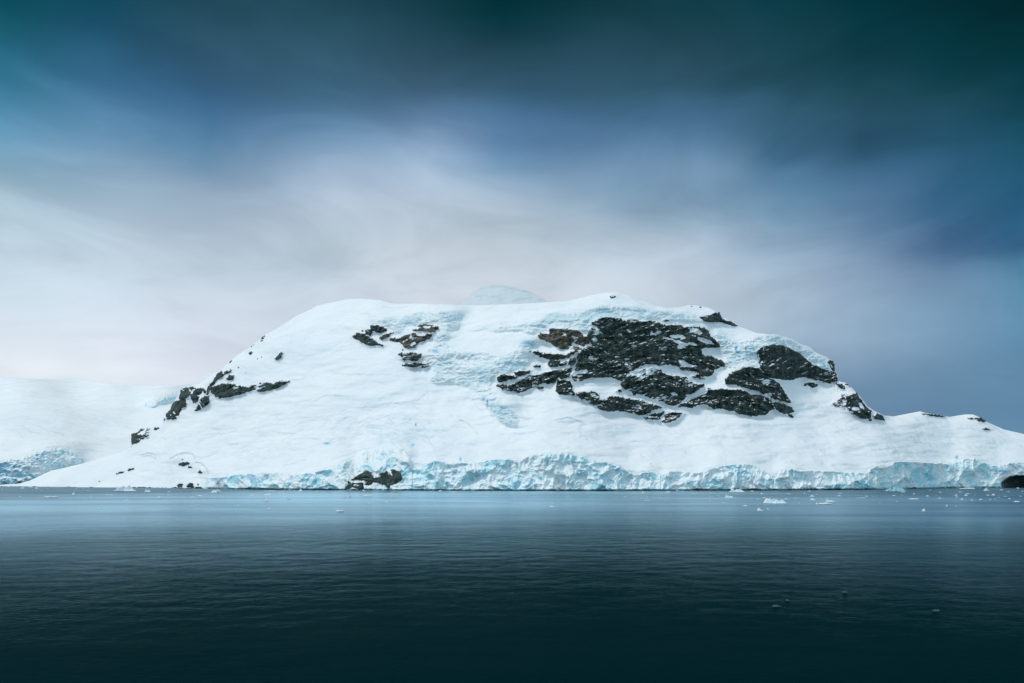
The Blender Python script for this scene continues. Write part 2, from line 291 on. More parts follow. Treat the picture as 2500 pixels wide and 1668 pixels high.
rock('rr', [P(5,'357,250 400,235 450,225 490,203 525,203 535,235 560,260 600,275 650,300 682,328 640,328 600,310 550,295 490,292 430,290 400,285 380,265')],
 [P(5,'535,235 560,245 590,268 610,282 580,277 548,262')], snow=0.1, brown=0.35, tilt=20, label='dark wedge-shaped rock peak on the skyline above the right-hand seracs')
rock('rs', [P(4,'1135,85 1150,68 1190,75 1178,92 1145,97')], snow=0.2, brown=0.2, tilt=0, label='tiny dark rock alone on the summit snow near the middle of the skyline')
rock('rt', [P(4,'1790,166 1798,156 1820,158 1812,168'), P(4,'1866,162 1880,156 1890,172 1876,177'), P(4,'1820,153 1842,149 1838,155'), P(4,'1918,168 1942,172 1934,177')], snow=0.1, brown=0.3, tilt=0,
 label='string of tiny rocks on the snowy skyline left of the wedge-shaped peak')
rock('ru', [P(8,'1550,86 1600,88 1700,102 1775,119 1740,124 1650,114 1580,101')], snow=0.15, brown=0.1, tilt=8, label='thin dark rock rib on the crest of the low right-hand hill')
rock('rv', [P(8,'1910,124 1950,120 1968,140 1935,142'), P(8,'1960,128 2010,120 2042,133 2058,160 2010,154 1985,139')], snow=0.25, brown=0.1, tilt=10, label='two dark rocks at the right-hand top of the low right-hand hill')
rock('rw', [P(8,'2016,208 2060,203 2108,222 2060,221')], snow=0.1, brown=0.1, tilt=8, label='small dark rock lowest on the right flank of the low right-hand hill')
rock('rx', [P(2,'80,1222 110,1205 150,1190 165,1165 215,1150 210,1165 180,1185 155,1205 130,1222 180,1222 215,1205 255,1217 240,1235 200,1255 140,1295 82,1323 78,1270'),
 P(2,'225,1160 260,1150 265,1165 235,1185 220,1200'), P(2,'290,1175 310,1150 360,1140 345,1160 310,1185'), P(2,'383,1131 400,1125 410,1129 395,1135'), P(2,'215,1195 260,1196 262,1205 220,1203')],
 snow=0.2, brown=0.1, tilt=-20, label='lowest left rock corner of the mountain, dark with a sharp vertical left edge')
rock('ry', [P(2,'385,1092 400,1060 415,1020 450,990 470,930 495,895 545,885 535,870 550,800 560,775 600,768 640,765 690,760 700,775 670,790 650,820 640,850 610,870 600,900 612,950 590,955 570,965 545,1000 540,1030 510,1050 515,1070 460,1075'),
 P(2,'645,870 660,820 700,780 750,765 790,780 800,800 790,835 760,800 740,840 730,860 735,885 700,920 670,915 665,890'),
 P(2,'715,935 720,900 745,880 790,840 800,860 820,830 828,890 835,905 800,940 740,985 700,1000 670,1030 690,990')],
 [P(2,'715,838 745,845 742,853 720,848'), P(2,'495,893 545,885 540,892 500,900')], snow=0.3, brown=0.35, tilt=60, label='dark left-hand crag dropping steeply beside the pale distant glacier')
rock('rz', [P(2,'800,800 810,765 850,710 880,670 910,625 945,608 960,625 1020,590 1043,568 1035,610 1010,635 975,640 960,660 900,700 870,750 840,790 820,830 800,850'), P(2,'1000,555 1035,505 1050,500 1040,525 1010,555'),
 P(2,'980,700 990,675 1030,645 1060,645 1078,675 1060,695 1010,698'), P(2,'1095,580 1110,571 1120,573 1105,587')], snow=0.35, brown=0.1, tilt=-50, label='narrow dark rock rib climbing the left skyline above the long rock band')
rock('sa', [P(2,'840,825 845,775 870,760 910,740 1000,728 1060,728 1090,750 1150,745 1200,765 1230,745 1290,735 1320,720 1330,735 1380,715 1440,730 1480,715 1530,697 1570,708 1612,700 1605,712 1540,745 1480,775 1400,800 1310,815 1270,795 1200,810 1130,835 1050,855 930,875 890,862 870,830')],
 snow=0.36, brown=0.05, tilt=-20, label='long black rock band tapering right across the left snow slope')
rock('sb', [P(2,'1308,302 1340,280 1370,262 1352,302 1320,314'), P(2,'1260,347 1300,325 1350,310 1340,322 1290,337'), P(2,'1215,382 1250,358 1270,355 1225,383')], snow=0.05, brown=0.2, tilt=-30,
 label='thin broken dark rocks highest on the left skyline')
rock('sc', [P(2,'1205,440 1230,420 1252,424 1215,462'), P(2,'1280,499 1296,478 1293,502'), P(2,'1320,485 1333,463 1332,487'), P(2,'1170,632 1187,616 1180,634')], snow=0.0, brown=0.1, tilt=-30, label='scatter of tiny dark rocks on the snow just below the left skyline')
rock('sd', [P(2,'1448,500 1480,460 1520,423 1542,440 1516,470 1512,490 1465,517')], snow=0.25, brown=0.1, tilt=-30, label='small dark rock cluster alone high on the smooth left snow face')
rock('se', [P(1,'948,1028 990,1008 1030,1006 1012,1022 955,1037'), P(1,'1043,1003 1060,988 1102,976 1097,994 1050,1010'), P(1,'793,1099 825,1084 822,1095')], snow=0.0, brown=0.1, tilt=-20, label='line of thin dark rocks on the low snow slope at the far left')
rock('sf', [P(1,'1458,955 1480,940 1530,930 1557,934 1545,952 1500,970'), P(1,'1478,922 1500,903 1507,912'), P(1,'1538,968 1577,966 1577,982 1543,984')], snow=0.0, brown=0.1, tilt=-10, label='black rocks in the snow hollow above the left end of the ice cliff')
rock('sg', [P(1,'1620,1015 1640,993 1662,1015 1652,1030 1625,1024'), P(1,'1600,1055 1612,1052 1610,1060')], snow=0.1, brown=0.1, tilt=0, label='small dark rock on the rounded snow knob beside the left end of the ice cliff')
rock('sh', [P(1,'1445,1127 1470,1108 1502,1113 1492,1140 1455,1140'), P(1,'1526,1137 1550,1103 1582,1108 1592,1142 1545,1142'), P(1,'1612,1120 1625,1103 1632,1120'), P(1,'1585,1152 1610,1136 1650,1136 1662,1152')],
 snow=0.15, brown=0.3, tilt=0, label='dark shore rocks at the waterline just left of where the ice cliff begins')
rock('si', [P(6,'1270,470 1300,470 1330,440 1340,410 1380,400 1410,375 1450,355 1490,335 1520,340 1540,360 1545,385 1570,390 1600,375 1610,350 1650,335 1680,345 1690,318 1720,320 1760,340 1788,370 1780,400 1750,430 1700,450 1670,475 1640,455 1600,440 1570,430 1550,435 1500,460 1480,488 1300,488'), P(6,'1595,300 1610,293 1612,305 1600,312')],
 [P(6,'1345,418 1400,403 1470,413 1525,427 1460,427 1400,432'), P(6,'1440,392 1500,388 1530,398 1480,400'), P(6,'1380,445 1440,450 1430,457 1385,453')], snow=0.08, brown=0.12, tilt=-25, push=26,
 label='black rock at the waterline under the arched dome of shore ice')
CAVE = P(8,'2188,662 2188,628 2215,600 2240,588 2300,578 2370,585 2430,600 2470,640 2475,664')

rock_all = raster([p for v in ROCKS.values() for p in v[0]], 1.5)

# ice outlines ---------------------------------------------------------------
ICE = {
 'upper_left': [P(3,'640,385 720,395 800,405 880,412 960,400 1050,375 1150,362 1250,365 1340,372 1420,362 1460,375 1440,420 1420,470 1400,500 1330,530 1330,600 1280,640 1230,650 1210,600 1240,540 1250,490 1200,475 1100,470 1000,495 960,530 900,540 830,500 780,485 700,475 690,430')],
 'cap': [P(4,'0,332 130,324 300,322 420,302 500,277 590,242 650,215 760,210 850,215 950,195 1050,155 1150,150 1250,150 1400,170 1550,190 1700,215 1820,240 1900,290 1880,310 1780,290 1650,280 1450,270 1330,268 1220,255 1110,250 1040,262 995,290 990,340 970,395 920,385 860,355 720,345 650,340 600,380 545,385 500,400 470,380 400,370 300,372 200,368 0,358')],
 'icefall': [P(3,'1130,680 1200,640 1230,600 1300,560 1310,630 1400,685 1500,697 1650,715 1750,735 1850,690 1900,640 1950,600 2000,590 2050,600 2080,660 1990,700 2000,780 1960,845 1880,850 1720,880 1700,960 1650,1010 1700,1060 1790,1120 1860,1180 1900,1240 1870,1310 1800,1320 1720,1270 1670,1190 1610,1120 1570,1040 1450,975 1300,960 1180,965 1150,900 1190,830 1195,785 1120,770 1130,720')],
 'seracs': [P(5,'430,350 520,370 580,420 640,450 700,470 740,430 830,400 900,392 1000,405 1100,430 1190,475 1290,530 1380,580 1435,600 1400,620 1425,640 1445,690 1400,690 1360,660 1290,645 1240,600 1190,560 1150,530 1100,505 1040,482 930,478 850,520 835,545 855,670 760,658 680,690 620,700 580,640 560,600 540,560 520,500 540,480 500,430 450,380')],
}
CREV = [(P(3,'360,885 400,878 500,890 600,885 720,893 850,885'),.7),(P(3,'75,1115 150,1105 230,1110 270,1080 330,1058 460,1068'),.6),(P(3,'380,970 540,965'),.4),(P(3,'10,1250 300,1235 480,1205 530,1190'),.5),
 (P(3,'720,1150 850,1115'),.5),(P(3,'880,1130 1070,1100 1130,1060'),.6),(P(3,'830,1240 870,1280 890,1310'),.7),(P(3,'640,1280 760,1250 860,1215 960,1205'),.7),(P(3,'900,1310 990,1275 1090,1200 1200,1220'),.6),
 (P(3,'1410,1255 1500,1300 1540,1340'),.8),(P(3,'1550,1140 1610,1200'),.6),(P(3,'1590,1060 1620,1130 1670,1200 1700,1260'),.8),(P(3,'1850,1200 1900,1240 2010,1250'),.7),(P(3,'1520,1100 1580,1090'),.7),
 (P(3,'1930,355 2070,352'),.6),(P(3,'780,330 860,345 990,330'),.6),(P(3,'620,382 760,400'),.6),(P(4,'690,1095 800,1075 930,1120'),.9),(P(4,'930,1075 1040,1090 1120,1110'),.5),(P(4,'380,1060 450,1095 510,1075'),.8),
 (P(2,'700,1310 780,1260 860,1240 930,1200'),.6),(P(2,'720,1280 760,1230 930,1195'),.5),(P(2,'940,1220 1095,1182'),.5),(P(2,'1650,910 1760,890 1850,870'),.6),(P(2,'1480,1205 1650,1210'),.6),
 (P(2,'850,1350 1150,1300 1350,1285'),.5),(P(2,'1530,1520 1650,1495 1740,1455'),.5),(P(2,'1620,700 1740,690'),.4),(P(6,'1970,30 2060,170'),.6),(P(6,'1950,90 2010,110'),.5),(P(6,'810,290 920,265 1000,240'),.6),
 (P(6,'1210,240 1380,190 1480,150'),.6),(P(6,'890,75 1000,62 1120,85'),.5),(P(1,'1390,912 1450,870 1520,855 1580,868 1600,910'),1.3),(P(1,'1400,900 1470,872 1540,862'),1.2),(P(1,'1600,935 1650,943 1690,985 1706,1032'),1.6),
 (P(1,'1570,870 1640,900 1700,890 1780,860'),.6),(P(1,'1600,790 1700,720 1850,700 1940,675'),.5),(P(1,'1150,880 1210,862 1270,870 1275,915'),1.0),(P(1,'1170,890 1240,880 1260,905'),.9),
 (P(8,'1500,318 1600,320 1700,330 1900,380'),.35),(P(8,'980,405 1280,430'),.4),(P(8,'1160,300 1220,295'),.4),(P(8,'520,392 720,395'),.4),(P(7,'2110,170 2116,176'),1.0),(P(7,'1843,255 1852,265'),1.0),(P(7,'1430,210 1443,212'),1.0),
 (P(7,'720,160 900,155'),.4),(P(7,'1880,260 1980,235'),.4),(P(7,'500,15 525,35'),.8)]
rnd = random.Random(4)
for _ in range(260):      # finer crevasse marks over the broken lower glacier
    x = rnd.gauss(900, 110); y = rnd.gauss(1050, 28)
    if y < 985 or y > 1095 or x < 560 or x > 1080: continue
    l = rnd.uniform(6, 26); a = radians(rnd.gauss(14 if x < 950 else -25, 14))
    CREV.append(([(x, y), (x + l * math.cos(a), y - l * math.sin(a))], rnd.uniform(.15, .55)))
for _ in range(46):
    x = rnd.uniform(560, 760); y = 1115 + rnd.gauss(0, 13) - (x - 560) * 0.12
    l = rnd.uniform(6, 20); CREV.append(([(x, y), (x + l, y - l * rnd.uniform(.1, .5))], rnd.uniform(.15, .5)))
BLUE = [(1063,857,9,5,.9),(1190,985,2.2,9,1.2),(1181,972,4,6,.7),(1200,998,1.5,4,1),(1797,852,3.2,8,1.2),(1821,853,2,5,1.1),(1800,862,6,4,.8),(1832,869,2,5,.8),(2011,890,3,5,.9),(798,1083,8,2.6,1.1),
 (1124,1121,1.8,4.5,1.5),(1109,1150,8,9,.6),(1136,1141,3,10,1.1),(1062,1157,4,6,1.1),(1077,1144,2.5,6,1),(1188,1135,2.5,6,.9),(1502,1143,12,5,.8),(1568,1157,3,7,.8),(1725,1170,2,5,.8),
 (2128,1151,4,5,.9),(2336,1117,3,4,1.3),(2318,1138,4,6,.8),(2445,1150,12,5,1.0),(2150,1139,3,4,.9),(617,1173,8,12,.8),(530,1171,8,8,.7),(760,1192,30,4,.3),(935,1109,6,5,.9),(957,1100,4,3,.8),(1008,1086,4,4,.8),
 (1015,1037,2,4,1.3),(1420,1150,14,8,.6),(1250,1175,18,6,.35),(1318,1168,4,6,.7),(1660,1172,12,8,.35),(2270,1165,20,9,.35),(1400,1128,5,8,.6),(990,875,3,6,.4),(1284,835,12,5,.7),(1299,842,4,4,.8),(980,1150,10,5,.4)]
ice_mask = {k: raster(v, 9.0, 21, 26.0) for k, v in ICE.items()}
cliff_m = ((GY > clf[None, :] + 3.2 * fbm(GX / 11, GY / 80, 5, 4, .6)) & (GX > 498)).astype(float)
tint = stroke(CREV, 0.95)
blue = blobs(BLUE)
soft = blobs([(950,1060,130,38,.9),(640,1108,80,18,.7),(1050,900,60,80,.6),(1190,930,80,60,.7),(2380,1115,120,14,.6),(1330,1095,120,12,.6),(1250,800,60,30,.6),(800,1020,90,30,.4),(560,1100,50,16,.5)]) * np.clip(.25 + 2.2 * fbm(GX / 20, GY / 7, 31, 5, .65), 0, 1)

# ------------------------------------------------------------------ the relief: slope of the ground, integrated away from the shore
def depth_field(slope, wl_row, d0, lat=8):
    """walk up every line of sight from the shore; slope = tan(ground slope) -> distance of the ground"""
    Z = (HY - GY) / F
    D = np.empty_like(GX); n = len(RY)
    d = d0.copy(); D[n - 1] = d
    for i in range(n - 2, -1, -1):
        zc = Z[i]; ds = np.where(RY[i] < wl_row, d * (1 / F) / np.maximum(slope[i] - zc, 0.05), 0)
        d = d + np.minimum(ds, 40)
        if i % 2: d = blur(d[None, :], lat, 0, 1)[0]
        D[i] = d
    return D
d_shore = H * F / (wl - HY)
Zf = (HY - GY) / F
slope = 0.42 + 0.30 * np.clip((1110 - GY) / 120, 0, 1)
toptaper = np.clip((GY - ridge[None, :]) / 45, 0, 1)
slope = slope * toptaper + (Zf + 0.14) * (1 - toptaper)
rm = blur(rock_all, 8, 5)
im = blur(np.clip(sum(ice_mask.values()), 0, 1), 5, 3)
slope = slope + 1.0 * rm + 0.7 * im
slope = slope + 0.12 * fbm(GX / 160, GY / 60, 9, 3)
cl = blur(cliff_m, 2, 1)
archz = np.clip(1 - ((GX - 905) / 130) ** 2, 0, 1)
slope = slope * (1 - cl) + (1.9 - 1.15 * archz + 0.8 * fbm(GX / 60, GY / 30, 12, 2)) * cl
slope = np.maximum(blur(slope, 9, 1, 1), Zf + 0.09)
Dm = depth_field(slope, wl, d_shore)
Dm = blur(Dm, 3, 1, 1)
und = 13 * fbm(GX / 130, GY / 34, 51, 3) + 2.2 * fbm(GX / 60, GY / 15, 52, 4) + 0.35 * ridged(GX / 22, GY / 4, 53, 3) * np.clip(2 * fbm(GX / 120, GY / 50, 54, 2) + .6, 0, 1.5)
Dm = Dm - und * np.clip((wl[None, :] - GY) / 30, 0, 1) * (1 - 0.6 * cl)
cave = blur(raster([CAVE], 2, 5), 3, 2)
rk2 = blur(rock_all, 5, 4)
RREL = np.zeros_like(GX)
_s = (slice(0, 460), slice(300 - X0, 2460 - X0)); _gx, _gy = GX[_s], GY[_s]
_rx, _ry = rotc(_gx, _gy, 16); _qx, _qy = rotc(_gx, _gy, -22)
_k = np.clip(.5 + 1.5 * perlin(_gx / 150, _gy / 120, 66), 0, 1)
_big = ridged(_rx / 50, _ry / 19, 61, 5, .55) * _k + ridged(_qx / 46, _qy / 18, 67, 5, .55) * (1 - _k)
_led = ridged(_rx / 16, _ry / 5, 63, 3, .6) * _k + ridged(_qx / 16, _qy / 5, 68, 3, .6) * (1 - _k)
RREL[_s] = 12 * _big + 3.4 * _led + 2.6 * fbm(_gx / 7, _gy / 28, 62, 4, .6)
Dm = Dm - RREL * np.clip(rk2 * 1.4, 0, 1)
Dm = Dm + 150 * cave
Dm = Dm + tint * 2.2 * (1 - cl)          # crevasses are cut into the snow

def samp(A, px, py):
    x = np.clip(px - X0, 0, len(RX) - 1.001); y = np.clip(py - Y0, 0, len(RY) - 1.001)
    i = x.astype(int); j = y.astype(int); fx = x - i; fy = y - j
    return (A[j, i] * (1 - fx) + A[j, i + 1] * fx) * (1 - fy) + (A[j + 1, i] * (1 - fx) + A[j + 1, i + 1] * fx) * fy
def to_world(px, py, D):
    return np.stack([(px - 1250) / F * D, D, H + (HY - py) / F * D], -1)

def grid_mesh(name, pts, mat, keep=None, attrs=None, smooth=True, parent=None):
    r, c = pts.shape[:2]
    idx = np.arange(r * c).reshape(r, c)
    q = np.stack([idx[:-1, :-1], idx[:-1, 1:], idx[1:, 1:], idx[1:, :-1]], -1).reshape(-1, 4)
    if keep is not None: q = q[keep.reshape(-1)]
    used = np.zeros(r * c, bool); used[q.reshape(-1)] = True
    new = np.cumsum(used) - 1; v = pts.reshape(-1, 3)[used]; q = new[q]
    me = bpy.data.meshes.new(name)
    me.vertices.add(len(v)); me.vertices.foreach_set('co', v.astype(np.float32).reshape(-1))
    me.loops.add(q.size); me.loops.foreach_set('vertex_index', q.astype(np.int32).reshape(-1))
    me.polygons.add(len(q)); me.polygons.foreach_set('loop_start', np.arange(0, q.size, 4, dtype=np.int32))
    me.polygons.foreach_set('use_smooth', np.full(len(q), smooth))
    for k, a in (attrs or {}).items():
        at = me.attributes.new(k, 'FLOAT', 'POINT'); at.data.foreach_set('value', a.reshape(-1)[used].astype(np.float32))
    me.update(calc_edges=True); me.validate()
    me.materials.append(mat)
    o = bpy.data.objects.new(name, me); COL.objects.link(o)
    if parent: o.parent = parent
    return o
def tag(o, label=None, cat=None, group=None, kind=None):
    if label: o['label'] = label
    if cat: o['category'] = cat
    if group: o['group'] = group
    if kind: o['kind'] = kind
    return o

# ------------------------------------------------------------------ materials
def new_mat(name):
    m = bpy.data.materials.new(name); m.use_nodes = True; return m, NT(m.node_tree)
def finish(n, colr, rough, bump=None, spec=0.3, **kw):
    p = n.n('ShaderNodeBsdfPrincipled')
    if isinstance(colr, tuple): p.inputs['Base Color'].default_value = colr
    else: n.l(colr, p.inputs['Base Color'])
    if isinstance(rough, (int, float)): p.inputs['Roughness'].default_value = rough
    else: n.l(rough, p.inputs['Roughness'])
    p.inputs['Specular IOR Level'].default_value = spec
    if bump is not None: n.l(bump, p.inputs['Normal'])
    o = n.n('ShaderNodeOutputMaterial'); n.l(p.outputs[0], o.inputs[0]); return p
def pos(n): return n.n('ShaderNodeNewGeometry').outputs['Position']
def attr(n, name):
    a = n.n('ShaderNodeAttribute'); a.attribute_name = name; return a.outputs['Fac']
def bumpn(n, h, strength, dist):
    b = n.n('ShaderNodeBump'); b.inputs['Strength'].default_value = strength; b.inputs['Distance'].default_value = dist
    n.l(h, b.inputs['Height']); return b.outputs[0]

M_SNOW, n = new_mat('snow')
p_ = pos(n)
c = n.mix(n.smooth(n.noise(p_, 0.006, 4), .35, .65), (0.86, 0.88, 0.90, 1), (0.80, 0.84, 0.88, 1))
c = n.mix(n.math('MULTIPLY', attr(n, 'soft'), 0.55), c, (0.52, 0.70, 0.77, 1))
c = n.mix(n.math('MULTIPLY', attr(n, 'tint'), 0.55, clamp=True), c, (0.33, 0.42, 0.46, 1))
c = n.mix(n.math('MULTIPLY', attr(n, 'blue'), 0.9, clamp=True), c, (0.10, 0.42, 0.66, 1))
finish(n, c, 0.75, bumpn(n, n.math('ADD', n.noise(n.mapping(p_, (1, 1, 3)), 0.12, 6, .6), n.math('MULTIPLY', n.noise(p_, 0.013, 3, .5, .4), 11.0)), 0.45, 3.0), 0.2)

M_ICE, n = new_mat('glacier_ice')
p_ = pos(n)
wv = n.noise(n.mapping(p_, (1, 1, 1.4)), 0.017, 6, .6, .8)
st = n.noise(n.mapping(p_, (1, 1, 2.6), (0, radians(25), 0)), 0.06, 7, .65, 1.2)
c = n.mix(n.smooth(wv, .40, .60), (0.85, 0.92, 0.94, 1), (0.44, 0.77, 0.86, 1))
c = n.mix(n.smooth(st, .50, .66, 0, .6), c, (0.30, 0.58, 0.68, 1))
c = n.mix(n.smooth(n.noise(p_, 0.03, 5, .6, .3), .54, .62, 0, .9), c, (0.85, 0.89, 0.91, 1))
c = n.mix(n.math('MULTIPLY', attr(n, 'deep'), 0.6, clamp=True), c, (0.16, 0.52, 0.68, 1))
dirt = n.smooth(n.noise(n.mapping(p_, (1, 1, 3.5), (0, radians(-20), 0), (40, 0, 0)), 0.07, 8, .7, 1.5), .62, .72, 0, .4)
c = n.mix(dirt, c, (0.24, 0.36, 0.39, 1))
c = n.mix(n.math('MULTIPLY', attr(n, 'blue'), 0.9, clamp=True), c, (0.08, 0.40, 0.64, 1))
gq = n.n('ShaderNodeNewGeometry'); sq = n.n('ShaderNodeSeparateXYZ'); n.l(gq.outputs['Normal'], sq.inputs[0])
c = n.mix(n.smooth(n.math('ADD', sq.outputs[2], n.math('MULTIPLY', n.math('SUBTRACT', n.noise(p_, 0.06, 4), 0.5), 0.5)), .56, .76, 0, .8), c, (0.86, 0.89, 0.91, 1))     # snow lies on the ledges
finish(n, c, 0.55, bumpn(n, n.noise(n.mapping(p_, (1, 1, .7)), 0.12, 6, .6, .8), 0.6, 4.0), 0.35)

M_ICEF, n = new_mat('broken_ice')
p_ = pos(n)
c = n.mix(n.smooth(n.noise(p_, 0.02, 5, .6, .5), .40, .62), (0.84, 0.88, 0.90, 1), (0.58, 0.73, 0.79, 1))
c = n.mix(n.math('MULTIPLY', attr(n, 'deep'), 0.55, clamp=True), c, (0.42, 0.60, 0.68, 1))
c = n.mix(attr(n, 'ice'), (0.85, 0.875, 0.90, 1), c)
c = n.mix(n.math('MULTIPLY', attr(n, 'blue'), 0.9, clamp=True), c, (0.12, 0.45, 0.70, 1))
finish(n, c, 0.65, bumpn(n, n.noise(p_, 0.11, 7, .65, .5), 0.6, 4.0), 0.3)

def rock_mat(name, brown, snow_lo):
    m, n = new_mat(name); p_ = pos(n)
    a = n.noise(n.mapping(p_, (1, 1, .35)), 0.09, 8, .7, .4)
    b = n.noise(p_, 0.015, 5, .6)
    dark = n.mix(n.smooth(a, .35, .68), (0.006, 0.018, 0.018, 1), (0.074, 0.102, 0.092, 1))
    br = n.mix(n.smooth(a, .35, .68), (0.036, 0.034, 0.027, 1), (0.17, 0.155, 0.125, 1))
    c = n.mix(n.smooth(n.math('ADD', b, brown - 0.5), .44, .60), dark, br)
    g = n.n('ShaderNodeNewGeometry'); sx = n.n('ShaderNodeSeparateXYZ'); n.l(g.outputs['Normal'], sx.inputs[0])
    up = n.math('ADD', sx.outputs[2], n.math('MULTIPLY', n.math('SUBTRACT', n.noise(p_, 0.10, 6, .7), 0.5), 0.55))
    s = n.smooth(up, snow_lo, snow_lo + 0.07)
    c = n.mix(s, c, (0.82, 0.85, 0.88, 1))
    finish(n, c, 0.85, bumpn(n, n.noise(n.mapping(p_, (1, 1, .6)), 0.2, 8, .7, .3), 0.8, 4.0), 0.25)
    return m
ROCKM = {}; M_CLEAN = rock_mat('wet_shore_rock', 0.02, 1.15)
def get_rock(brown, clean=False):
    if clean: return M_CLEAN
    k = round(brown * 4) / 4
    if k not in ROCKM: ROCKM[k] = rock_mat('rock_%s' % ('dark', 'grey_dark', 'grey_brown', 'brown', 'pale_brown')[int(k * 4)], k * 0.62, 0.84)
    return ROCKM[k]

# ------------------------------------------------------------------ mountain snow
def terrain(name, D, ridge_row, wl_row, x0, x1, nx, ny, mat, attrs, back=(30, 120, 400, 1200), extra_cols=()):
    px = np.linspace(x0, x1, nx); rr = np.interp(px, RX, ridge_row); ww = np.interp(px, RX, wl_row) + 2.5
    t = np.linspace(0, 1, ny)[:, None]
    py = ww[None, :] * (1 - t) + rr[None, :] * t; pxg = np.broadcast_to(px, py.shape)
    d = samp(D, pxg, py); pts = to_world(pxg, py, d)
    rows = [pts]
    for b in back:        # the far side of the ridge falls away
        l = pts[-1].copy(); k = (l[:, 1] + b) / l[:, 1]
        l[:, 0] *= k; l[:, 1] += b; l[:, 2] = np.maximum(l[:, 2] - b * 0.35 - 2, -5); rows.append(l[None])
    at = {}
    for k, a in attrs.items():
        s = samp(a, pxg, py); at[k] = np.concatenate([s] + [s[-1:] * 0] * len(back), 0)
    return grid_mesh(name, np.concatenate(rows, 0), mat, attrs=at)
zero = np.zeros_like(GX)
mt = terrain('mountain', Dm, ridge, wl, -600, 3100, 2300, 380, M_SNOW, {'tint': tint * (1 - cl), 'blue': blue, 'soft': soft})
tag(mt, 'broad snow-covered mountain rising from the sea with smooth white slopes', kind='structure')

# ------------------------------------------------------------------ rocks, ice: surfaces that stand out of the snow
def patch(name, D, mask, off, step, mat, attrs=None, cut=-1.2, ridge_row=None):
    ys, xs = np.where(mask > 0.02)
    x0, x1 = RX[xs.min()] - 3, RX[xs.max()] + 3; y0, y1 = RY[ys.min()] - 3, min(RY[ys.max()] + 3, Y1 - 2)
    px = np.arange(x0, x1, step); py = np.arange(y0, y1, step)
    gx, gy = np.meshgrid(px, py); gy = gy[::-1]
    d = samp(D, gx, gy); o = samp(off, gx, gy)
    lim = np.full(gx.shape, cut)
    rr = np.interp(gx, RX, ridge if ridge_row is None else ridge_row)
    lim[gy < rr + 1] = 0.0
    ok = (o > lim)
    keep = ok[:-1, :-1] & ok[1:, :-1] & ok[:-1, 1:] & ok[1:, 1:]
    at = {k: samp(a, gx, gy) for k, a in (attrs or {}).items()}
    pts = to_world(gx, gy, d - np.maximum(o, cut * 2))
    return grid_mesh(name, pts, mat, keep, at)

def build_rock(key):
    polys, neg, kw = ROCKS[key]
    m = raster(polys, 3.4, 3, 5.5)
    if neg: m = m * (1 - raster(neg, 2.0, 9, 5))
    small = sum(np.ptp(np.array(p)[:, 0]) * np.ptp(np.array(p)[:, 1]) for p in polys) < 900
    mb = blur(m, 1, 1, 1 if small else 2)
    ys, xs = np.where(mb > 0.01); sl = (slice(max(0, ys.min() - 8), ys.max() + 9), slice(xs.min() - 8, xs.max() + 9))
    gx, gy = GX[sl], GY[sl]
    rx, ry = rotc(gx, gy, kw.get('tilt', 0))
    streak = fbm(rx / 17, ry / 6.5, 64, 5, .66) + 0.5 * fbm(gx / 34, gy / 22, 65, 2) + 0.35 * ridged(rx / 30, ry / 9, 69, 2)
    if 'streak_y' in kw:
        a, b = kw['streak_y']; streak = streak - 0.5 * np.clip((gy - a) / (b - a), 0, 1)
    inside = mb[sl] > .5
    streak = streak + 0.5 * perlin(gx / 55, gy / 40, 75)
    th = np.quantile(streak[inside], 1 - 0.46 * kw.get('snow', 0.2)) if inside.sum() > 30 else 9
    o = (mb[sl] - 0.5) * 8 + np.clip((mb[sl] - .5) * 2, 0, 1) * (0.6 + 0.9 * fbm(gx / 5, gy / 4, 70, 3, .6))
    o = np.where(o > 0, np.maximum(o - np.clip((streak - th) * 45, 0, 40), -1.2), o)
    o = np.where(o > 0, o + kw.get('push', 0), o)
    off = np.full_like(GX, -20.0); off[sl] = o
    ob = patch('rock_outcrop', Dm, mb, off, 0.85 if not small else 0.7, get_rock(kw.get('brown', .1), key in ('si', 'sh')), cut=-1.3)
    return tag(ob, kw['label'], 'rock', {'rt': 'tiny rocks on the right skyline', 'sc': 'rock specks under the left skyline', 'sb': 'rock slivers on the left skyline', 'se': 'thin rocks on the low left slope', 'rv': 'two rocks on the right hill'}.get(kw.get('grp'), 'rock outcrops showing through the snow'))
SPLIT = {'rt': 'one of the tiny rocks dotting the snowy skyline left of the wedge-shaped peak', 'sc': 'one of the tiny rock specks on snow just below the left skyline',
         'sb': 'one of the thin dark rock slivers highest on the left skyline', 'se': 'one of the thin dark rocks on the low snow slope at far left',
         'rv': ''}
for k in list(ROCKS):
    if k in SPLIT:
        polys, neg, kw = ROCKS.pop(k)
        for i, p in enumerate(polys):
            ROCKS[k + str(i)] = ([p], neg, dict(kw, label=SPLIT[k] or ('small round dark rock just left of the top of the right hill', 'arched dark rock on the right shoulder of the right hill')[i], grp=k)); build_rock(k + str(i))
    else: build_rock(k)

